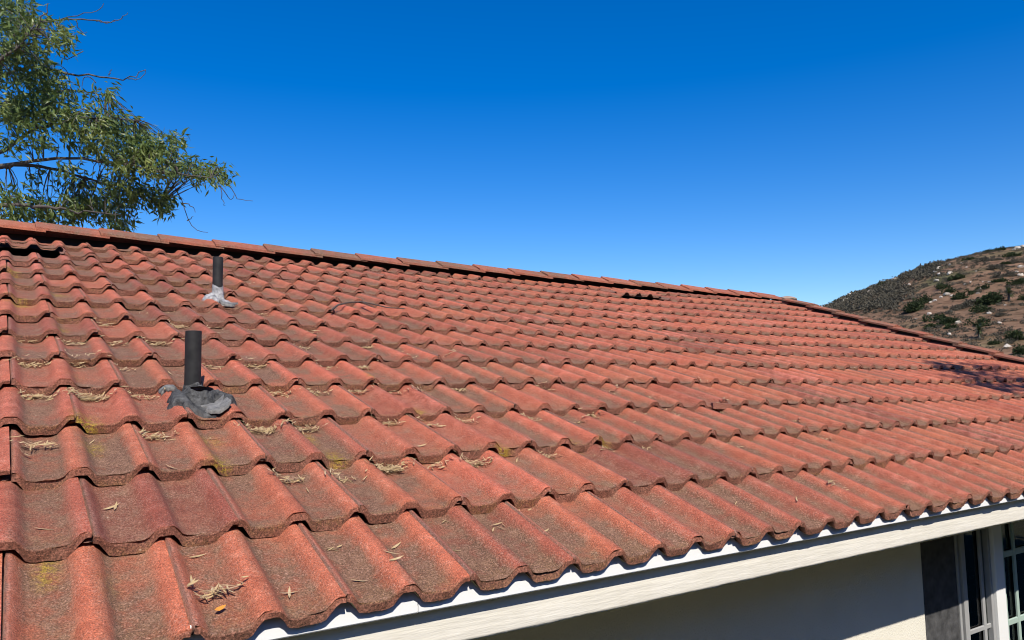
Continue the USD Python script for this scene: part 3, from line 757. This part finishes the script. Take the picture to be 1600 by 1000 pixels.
tag(obj('dry_leaf_litter', join(lit), STRAW), 'pale dry leaves and straw caught in the tile channels', 'leaf litter', kind='stuff')
x, s = hit_roof(347, 923, -.03)
pts = sliver(x, s, .026, .010, .4, .02, .15, 0, rg)
tag(obj('orange_leaf', (np.array([roof(np.array(a_), np.array(b_), top_n(a_, b_) + .004 + c_) for a_, b_, c_ in pts]), SF), LICHEN), 'small bright orange leaf lying on a front tile', 'leaf')
tw = []
for u, v in [(518, 486), (528, 478), (545, 474), (565, 473), (585, 477), (605, 482), (632, 486)]:
    x, s = hit_roof(u, v, .0); tw.append(roof(np.array(x), np.array(s), max(top_n(x, s), -.01) + .016))
tag(obj('fallen_twig', join([tube(tw, np.linspace(.006, .003, 7), 6), tube([tw[3], tw[3] * .5 + tw[5] * .5 + [-.06, -.12, -.03]], [.004, .002], 5)]), TWIG, smooth=True), 'thin dark fallen twig lying across the upper tiles', 'twig')
x, s = hit_roof(1128, 629, -.01); c = roof(np.array(x), np.array(s), top_n(x, s) + .030)
sh = np.array([[-.055, 0, -.016], [.055, -.022, -.020], [.062, .020, -.014], [-.04, .035, -.010], [-.05, .005, .012], [.05, -.018, .004], [.055, .015, .010], [-.035, .03, .014]])
hm = trimesh.convex.convex_hull(sh).subdivide().subdivide(); hv2 = hm.vertices + .004 * meshkit.noise(hm.vertices * 60)[:, None] + c
n = len(hv2); tag(obj('broken_tile_piece', (hv2, hm.faces), TILE, masks={'wear': np.tile([[.5, .2, 0]], (n, 1)), 'tone': np.tile([[.3, 0, .9]], (n, 1))}), 'broken wedge of red tile standing up among dry leaves', 'tile fragment')

# ------------------------------------------------------------------ trees
LF = np.array([[0, 1, 2], [0, 2, 3], [1, 4, 2], [2, 4, 3]])


def leaves(C, D, L_, w_, rg):
    """Folded lance-shaped leaves at C pointing along D: arrays of vertices and faces."""
    n = len(C); D = D / np.linalg.norm(D, axis=1, keepdims=True)
    q = rg.normal(size=(n, 3)); S = np.cross(D, q); S /= np.linalg.norm(S, axis=1, keepdims=True); N = np.cross(S, D)
    Lc, wc = L_[:, None], w_[:, None]
    v = np.stack([C, C + D * Lc * .42 + S * wc * .5 + N * wc * .18, C + D * Lc * .45 - N * wc * .0, C + D * Lc * .42 - S * wc * .5 + N * wc * .18, C + D * Lc - N * Lc * .10], 1)
    f = (LF[None] + 5 * np.arange(n)[:, None, None]).reshape(-1, 3)
    return v.reshape(-1, 3), f


def spray(c, n, rg, size, spread, droop=.55, out=None):
    """Leaves of one hanging twig end."""
    C = c + rg.normal(0, spread, (n, 3)); D = rg.normal(0, .55, (n, 3)); D[:, 2] -= droop
    if out is not None: D += out
    return leaves(C, D, rg.uniform(.7, 1.2, n) * size, rg.uniform(.19, .30, n) * size, rg)


def smooth_line(pts, n=14, wob=.0, rg=None):
    pts = np.asarray(pts, float); t = np.linspace(0, len(pts) - 1, n); k = np.arange(len(pts))
    from scipy.interpolate import PchipInterpolator
    q = PchipInterpolator(k, pts)(t)
    if wob: q[1:-1] += rg.normal(0, wob, (n - 2, 3))
    return q


rg = np.random.default_rng(11)
base = np.array([-3.1, 11.2, GZ]); fork = base + [.25, -.15, 4.3]
tree = thing('tree', 'tall tree with drooping narrow leaves behind the roof ridge', 'tree', base)
obj('trunk', tube(smooth_line([base, base + [.1, .05, 1.6], base + [.12, -.1, 3.0], fork, fork + [.2, .1, 2.2], fork + [.1, .2, 4.4]], 26, .02, rg), np.linspace(.24, .05, 26), 12), BARK, tree, smooth=True)
D0 = 12.0
limbs = [([(0, 238, 12), (45, 208, 11.9), (85, 195, 11.8), (135, 184, 11.6), (210, 188, 11.4)], .036),
         ([(0, 262, 11.9), (50, 252, 11.7), (110, 247, 11.6), (190, 255, 11.4), (270, 272, 11.2), (330, 278, 11.1)], .036),
         ([(0, 262, 12.1), (30, 259, 12.1), (80, 262, 12.1), (140, 281, 12.2), (200, 300, 12.2), (250, 318, 12.2)], .04),
         ([(0, 320, 11.3), (60, 322, 11.2), (110, 328, 11.2), (180, 335, 11.2)], .045),
         ([(0, 48, 12.4), (40, 36, 12.3), (80, 32, 12.2), (120, 30, 12.2), (160, 34, 12.2), (176, 33, 12.2)], .022),
         ([(0, 118, 12.8), (60, 106, 12.6), (110, 114, 12.5), (160, 120, 12.4), (200, 123, 12.4), (228, 109, 12.4)], .026),
         ([(0, 165, 13), (50, 145, 12.8), (110, 142, 12.6), (165, 148, 12.5)], .03),
         ([(0, 95, 11.4), (30, 70, 11.4), (60, 40, 11.3), (75, 5, 11.3)], .03)]
limb_pts = []
for pl, r0 in limbs:
    w = [at(*q) for q in pl]
    st = fork + np.array([0, 0, np.clip((w[0][2] - fork[2]) * .5, -.8, 3)])
    line = smooth_line([st, (st * .45 + w[0] * .55) + [0, 0, .12], *w], 24, .012, rg)
    limb_pts.append(line)
    obj('branch', tube(line, np.linspace(r0 * .95, .005, 24), 7), BARK, tree, smooth=True)
allp = np.vstack([q for k, q in enumerate(limb_pts) if k not in (4, 5)] + [limb_pts[4][:14], limb_pts[5][:16]])
blobs = [(20, 18, 42, 30, 46), (62, 52, 40, 26, 40), (28, 100, 50, 36, 70), (72, 132, 42, 30, 56), (100, 62, 14, 16, 10), (150, 145, 30, 12, 10), (178, 148, 8, 8, 3), (60, 172, 60, 22, 66), (130, 188, 60, 20, 60), (185, 205, 46, 26, 62), (238, 228, 42, 20, 56),
         (272, 218, 12, 8, 8), (300, 266, 40, 16, 44), (340, 272, 14, 10, 14), (200, 248, 48, 22, 60), (250, 262, 36, 16, 30), (228, 305, 40, 18, 46), (258, 322, 16, 12, 14), (150, 322, 62, 22, 76), (80, 330, 56, 20, 66), (20, 305, 22, 12, 16), (18, 340, 30, 14, 26), (185, 346, 34, 8, 18),
         (20, 225, 22, 12, 10), (65, 225, 30, 12, 12), (105, 262, 26, 10, 8), (140, 225, 30, 16, 26), (110, 10, 12, 10, 0), (10, 170, 30, 24, 26), (60, 272, 18, 5, 4), (40, 195, 30, 8, 12), (8, 60, 26, 30, 24), (120, 290, 30, 12, 16), (180, 285, 30, 14, 24)]
fol, twg = [], []
tips = []
for bu, bv, su, sv, n in blobs:
    dd = rg.uniform(11.4, 12.4)
    for _ in range(int(n * 1.35)):
        a_, q = rg.uniform(0, 2 * math.pi), math.sqrt(rg.random())
        if q > .8 and rg.random() < .4: continue
        tips.append(at(bu + su * q * math.cos(a_), bv + sv * q * math.sin(a_), dd + rg.normal(0, .35)))
for _ in range(420):                                               # the crown goes on to the left and above the picture
    q = rg.normal(size=3); q /= np.linalg.norm(q)
    p = fork + np.array([-1.6, 1.9, 2.0]) + q * np.array([2.7, 2.7, 2.6]) * rg.uniform(.5, 1.0)
    u, v, z = project(p)
    if z > 0 and u > -8 and v > -8: continue
    tips.append(p)
tips = np.array(tips)
from scipy.spatial import cKDTree
kd = cKDTree(allp)
for c in tips:
    n = int(rg.integers(7, 12))
    out = c - (fork + [0, 0, 2]); out = out / np.linalg.norm(out) * .35
    fol.append(spray(c, n, rg, .118, .060, .55, out))
    dd, k = kd.query(c)
    if dd < 1.1 and rg.random() < .55:
        p0 = allp[k]; mid = (p0 + c) / 2 + [0, 0, .08 * dd] + rg.normal(0, .03, 3)
        twg.append(tube(smooth_line([p0, mid, c], 6), np.linspace(.0065, .0025, 6), 4))
for pl in ([(95, 30), (128, 22), (152, 16), (162, 5)], [(118, 30), (123, 44), (130, 52), (136, 50)], [(150, 33), (165, 36), (180, 34)], [(176, 33), (190, 28), (200, 20)], [(200, 123), (215, 124), (228, 109)], [(170, 118), (174, 108)], [(268, 282), (280, 305), (290, 330), (298, 350), (312, 362), (325, 363)],
           [(340, 290), (352, 302), (360, 312), (366, 304)], [(345, 290), (347, 310), (352, 321)], [(285, 318), (300, 322), (305, 332)], [(292, 345), (302, 338)], [(345, 285), (362, 295), (372, 312), (395, 314)], [(225, 262), (232, 276), (245, 282)], [(130, 80), (105, 92), (95, 90)], [(150, 130), (135, 120), (128, 135)]):
    twg.append(tube(smooth_line([at(u, v, 12.1) for u, v in pl], 9, .006, rg), np.linspace(.0085, .0035, 9), 4))
tag(obj('twigs', join(twg), BARK, tree, smooth=True), kind='stuff')
tag(obj('foliage', join(fol), LEAF, tree), kind='stuff')

# the tree in front of the house, right of the picture, that throws its shadow on the tiles and shows in the panes
b2 = np.array([8.3, -2.6, GZ]); t2 = thing('tree', 'garden tree standing in front of the eave beyond the right edge', 'tree', b2)
f2 = b2 + [-.2, .1, 3.2]
obj('trunk', tube(smooth_line([b2, b2 + [.05, 0, 1.5], f2, f2 + [-.1, .2, 1.6]], 14, .02, rg), np.linspace(.13, .03, 14), 10), BARK, t2, smooth=True)
sx = []
for u, v in [(1462, 566), (1490, 570), (1515, 582), (1535, 592), (1560, 596), (1585, 596), (1600, 602), (1575, 604), (1545, 598), (1500, 574), (1480, 568), (1530, 570), (1562, 572), (1590, 585), (1610, 600), (1630, 598), (1650, 605), (1640, 590)]:
    x, s = hit_roof(u, v, -.01); g = roof(np.array(x), np.array(s), -.01)
    h = 3.1
    sx.append(g + SUN * (h / SUN[2]))
sx = np.array(sx)
fol = []
for c in sx:
    for _ in range(9): fol.append(spray(c + rg.normal(0, .10, 3), 9, rg, .11, .05, .3))
    if rg.random() < .6: pass
line = smooth_line([f2, (f2 + sx[-2]) / 2 + [0, 0, .2], sx[-3], sx[4], sx[1], sx[0]], 20, .01, rg)
obj('branch', tube(line, np.linspace(.05, .006, 20), 6), BARK, t2, smooth=True)
cc = f2 + np.array([.9, -.6, 1.2])
for _ in range(240):
    q = rg.normal(size=3); q /= np.linalg.norm(q); p = cc + q * np.array([1.15, 1.15, 1.0]) * rg.uniform(.4, 1)
    fol.append(spray(p, 12, rg, .11, .10, .4))
tag(obj('foliage', join(fol), LEAF2, t2), kind='stuff')

hb = np.array([3.0, -6.4, GZ]); hd = thing('hedge', 'tall dense green hedge across the garden, facing the eave wall', 'hedge', hb)
obj('stem_core', box(-9.5, 15.5, -6.9, -5.9, GZ, 2.1), BARK, hd)
n = 9000
C = np.stack([rg.uniform(-10, 16, n), -6.4 + rg.choice([-1, 1], n) * rg.uniform(.45, .95, n), rg.uniform(GZ, 2.3, n)], -1)
tp = rg.random(n) < .16; C[tp, 2] = rg.uniform(2.0, 2.9, tp.sum()); C[tp, 1] = rg.uniform(-7.2, -5.6, tp.sum())
D = rg.normal(0, .8, (n, 3)); D[:, 2] += .3
tag(obj('foliage', leaves(C, D, rg.uniform(.22, .42, n), rg.uniform(.12, .22, n), rg), LEAF2, hd), kind='stuff')

# ------------------------------------------------------------------ the hillside: boulders, shrubs, palms
rg = np.random.default_rng(31)


def boulder(size, seed, flat=.75):
    import manifold3d as m3
    g = np.random.default_rng(seed); p = g.normal(size=(16, 3)); p /= np.linalg.norm(p, axis=1, keepdims=True)
    a = m3.Manifold.hull_points(p * [1, 1, flat] * g.uniform(.8, 1.05, (16, 1))).to_mesh()
    m = trimesh.Trimesh(np.array(a.vert_properties[:, :3]), np.array(a.tri_verts)).subdivide().subdivide()
    v = m.vertices + .05 * meshkit.noise(m.vertices * 3 + seed)[:, None] * m.vertices
    return v * size, m.faces


BOULD = [(1321, 453, 6, 'pale boulder of a split pair low on the skyline, left half'), (1330, 451, 7, 'pale boulder of a split pair low on the skyline, right half'), (1399, 433, 6.5, 'large rounded pale boulder standing on the skyline left of the summit'),
         (1342, 447, 3, None), (1360, 443, 3.4, None), (1308, 471, 3, 'small upright pale boulder just above the roof edge'), (1306, 465, 2.4, None), (1323, 463, 3, None), (1331, 458, 3, None), (1356, 458, 3.4, None), (1362, 462, 3.6, None), (1350, 481, 3.6, 'lone pale boulder low in the dark brush'), (1466, 420, 4, None), (1462, 426, 3.6, None), (1469, 430, 4.6, 'largest boulder of the cluster under the crest'),
         (1485, 428, 4, None), (1485, 414, 2.4, None), (1463, 440, 4, None), (1421, 445, 2.5, None), (1415, 446, 2.2, None), (1405, 440, 2.4, None), (1502, 412, 1.8, None), (1510, 418, 1.8, None), (1508, 445, 2.4, None), (1479, 461, 4.8, 'largest boulder of the mid-slope cluster'), (1470, 465, 3, None), (1488, 463, 3.2, None), (1461, 470, 3, None), (1454, 473, 3, None), (1490, 453, 2.4, None),
         (1532, 452, 3, None), (1528, 459, 2.8, None), (1546, 441, 2.2, None), (1595, 418, 4.2, 'pale boulder by the right edge below the crest'), (1594, 431, 4.5, 'orange tinted boulder by the right edge'), (1588, 426, 2.8, None), (1590, 386, 4, 'pale outcrop on the skyline at the right edge'), (1598, 384, 4, None), (1585, 390, 2.5, None), (1452, 491, 3.2, None), (1546, 490, 3.4, 'pale boulder beside the green shrubs at right'), (1497, 505, 4.2, 'flat pale slab on the lower slope'),
         (1483, 523, 3.4, None), (1575, 542, 5, None), (1431, 499, 2, None), (1536, 441, 1.8, None), (1525, 424, 1.6, None), (1571, 477, 2, None), (1412, 468, 2, None), (1395, 452, 2, None), (1380, 459, 2, None), (1516, 441, 1.7, None), (1447, 418, 2, None), (1562, 505, 3.2, None)]
ORD = 'first second third fourth fifth sixth seventh eighth ninth tenth eleventh twelfth thirteenth fourteenth fifteenth sixteenth'.split()


def band(u, v):
    top = np.interp(u, [1295, 1330, 1400, 1450, 1490, 1530, 1560, 1600], [472, 455, 432, 412, 402, 392, 388, 383])
    return next((n for lim, n in ((9, 'along the skyline'), (34, 'just below the crest of the hill'), (64, 'on the upper half of the hillside'), (999, 'on the lower half of the hillside')) if v - top < lim))


def ordinal_label(rows, k, what):
    u, v = rows[k][:2]; b = band(u, v)
    rank = sorted([q for q in range(len(rows)) if band(*rows[q][:2]) == b], key=lambda q: rows[q][0]).index(k)
    n = sum(band(*q[:2]) == b for q in rows)
    return f'{ORD[rank]} {what} from the left {b}' if rank <= n // 2 else f'{ORD[n - 1 - rank]} {what} from the right {b}'


for k, (u, v, px, lab) in enumerate(BOULD):
    P, t = hill_hit(u, v)
    for q in (3, 6, 9, 13, 18):
        if P is None: P, t = hill_hit(u, v + q)
    if P is None: continue
    size = px * t / F
    bm, bf = boulder(size * 1.05, 100 + k, .8)
    P = P + [0, 0, size * .15]
    tag(obj('boulder', (bm + P, bf), ROCK, smooth=30, loc=P), lab or ordinal_label(BOULD, k, 'pale boulder'), 'boulder', 'boulders scattered over the hillside')


def shrub_mesh(c, rx, rz, rg, n=260, leaf=.16):
    """A bush of many leaf-sized faces over a lumpy volume, with gaps."""
    lobes = rg.normal(0, .45, (6, 3)) * [1, 1, .35]; lobes[:, 2] = np.abs(lobes[:, 2])
    k = rg.integers(0, 6, n); q = rg.normal(size=(n, 3)); q /= np.linalg.norm(q, axis=1, keepdims=True)
    P = lobes[k] + q * rg.uniform(.25, .55, (n, 1)); P[:, 2] = np.abs(P[:, 2])
    C = c + P * [rx, rx, rz]
    s = leaf * rx * rg.uniform(.7, 1.6, n)
    D = q + rg.normal(0, .5, (n, 3)); 
    return leaves(C, D, s * 1.7, s * 1.3, rg)


SHR = [(1437, 478, 15, 10, 'dark green bush in the middle of the slope, largest of the left group'), (1447, 468, 12, 8, 'dark green bush just above the largest mid-slope bush'), (1494, 433, 10, 5, 'dark bush beside the boulders under the crest'), (1502, 462, 11, 8, 'round dark bush right of the mid-slope boulders'), (1515, 473, 13, 8, None), (1545, 468, 17, 11, 'broad dark bush left of the palm'), (1555, 466, 14, 9, None),
       (1538, 405, 8, 5, None), (1548, 386, 6, 4, 'dark bush on the skyline, left of two'), (1563, 389, 7, 4, 'dark bush on the skyline, right of two'), (1579, 398, 9, 5, None), (1590, 408, 7, 5, None), (1570, 428, 10, 6, None), (1592, 440, 11, 7, 'dark bush by the right edge under the orange boulder'), (1560, 438, 8, 4, None), (1525, 505, 13, 9, 'green bush low on the slope left of the grass tree'), (1484, 500, 13, 8, None), (1467, 495, 12, 8, None),
       (1452, 509, 10, 6, 'green bush lowest on the slope beside the roof'), (1480, 510, 9, 5, None), (1583, 524, 14, 11, 'dense dark green bush low at the right edge'), (1596, 548, 12, 9, 'dark bush behind the roof edge at far right'), (1555, 535, 8, 4, None), (1563, 491, 7, 4, None), (1535, 482, 12, 7, None), (1498, 480, 9, 5, None), (1475, 447, 8, 5, None), (1481, 454, 8, 5, None), (1472, 444, 7, 4, None), (1438, 434, 7, 3, None), (1516, 404, 6, 3, None), (1485, 406, 6, 3, None), (1460, 414, 9, 4, None), (1450, 417, 9, 4, None), (1440, 420, 9, 4, None), (1555, 417, 9, 5, None), (1600, 465, 9, 6, None), (1535, 449, 9, 4, None), (1522, 456, 7, 4, None),
       (1412, 428, 7, 3, None), (1425, 424, 7, 3, None), (1385, 437, 8, 4, None), (1375, 438, 7, 4, None), (1350, 446, 7, 4, None), (1365, 441, 7, 3, None), (1295, 476, 6, 3, None), (1313, 461, 7, 4, None), (1557, 405, 6, 3, None), (1571, 411, 6, 3, None)]
for k, (u, v, a_, b_, lab) in enumerate(SHR):
    P, t = hill_hit(u, v + b_ * .6)
    for q in (4, 8, 12, 18):
        if P is None: P, t = hill_hit(u, v + q)
    if P is None: continue
    rx, rz = a_ * t / F * .95, b_ * t / F * 1.75
    tag(obj('shrub', shrub_mesh(P - [0, 0, rz * .1], rx, rz, rg, 900, .105), SHRUB if (lab or rg.random() < .6) else SHRUB2, loc=P), lab or ordinal_label(SHR, k, 'dark scrub bush'), 'shrub', 'scrub bushes dotted over the hillside')


def palm(u, v, hpx, label, stem=True):
    P, t = hill_hit(u, v); h = hpx * t / F
    th = thing('palm', label, 'palm', P)
    top = P + [0, 0, h * .38]
    obj('trunk', tube([P - [0, 0, .5], P + [0, 0, h * .2], top], [h * .06, h * .05, h * .045], 7), BARK, th, smooth=True)
    parts = []
    for _ in range(90):
        d = rg.normal(size=3); d[2] = d[2] * .8 + .35; d /= np.linalg.norm(d)
        side = np.cross(d, [0, 0, 1]); side /= np.linalg.norm(side) + 1e-6; w = h * .022; L_ = h * rg.uniform(.32, .55)
        m_ = top + d * L_ * .55 + [0, 0, L_ * .06]; e = top + d * L_ - [0, 0, L_ * .12]
        parts.append((np.array([top - side * w * .4, top + side * w * .4, m_ + side * w, m_ - side * w, e]), np.array([[0, 1, 2], [0, 2, 3], [3, 2, 4]])))
    obj('crown', join(parts), PALM, th)


palm(1577, 470, 26, 'palm with a spiky pale crown in the middle of the slope')
palm(1530, 528, 26, 'thin grey palm low on the slope beside the roof edge')
palm(1590, 532, 20, 'short yellow green palm low at the right edge')
# dark brush that covers the left flank and thin scrub elsewhere: a mass nobody could count
tuf = []
for _ in range(4600):
    az_, r_ = rg.uniform(53.5, 71), rg.uniform(130, 385)
    P = np.array([r_ * math.sin(math.radians(az_)), r_ * math.cos(math.radians(az_)), 0.0]); P[2] = float(hill_z(P[0], P[1]))
    u, v, z = project(P)
    dense = (u < 1400 and v < 485) or (u < 1470 and v < 432 + .02 * (u - 1300)) or (1400 < u < 1420 and v < 470)
    if not dense and rg.random() > .7: continue
    s_ = rg.uniform(.8, 2.2) if dense else rg.uniform(.3, 1.0)
    tuf.append(shrub_mesh(P, s_, s_ * .7, rg, 80, .15))
tag(obj('hillside_brush', join(tuf), SHRUB2), 'dark grey green brush covering the left flank of the hill', 'brush', kind='stuff')
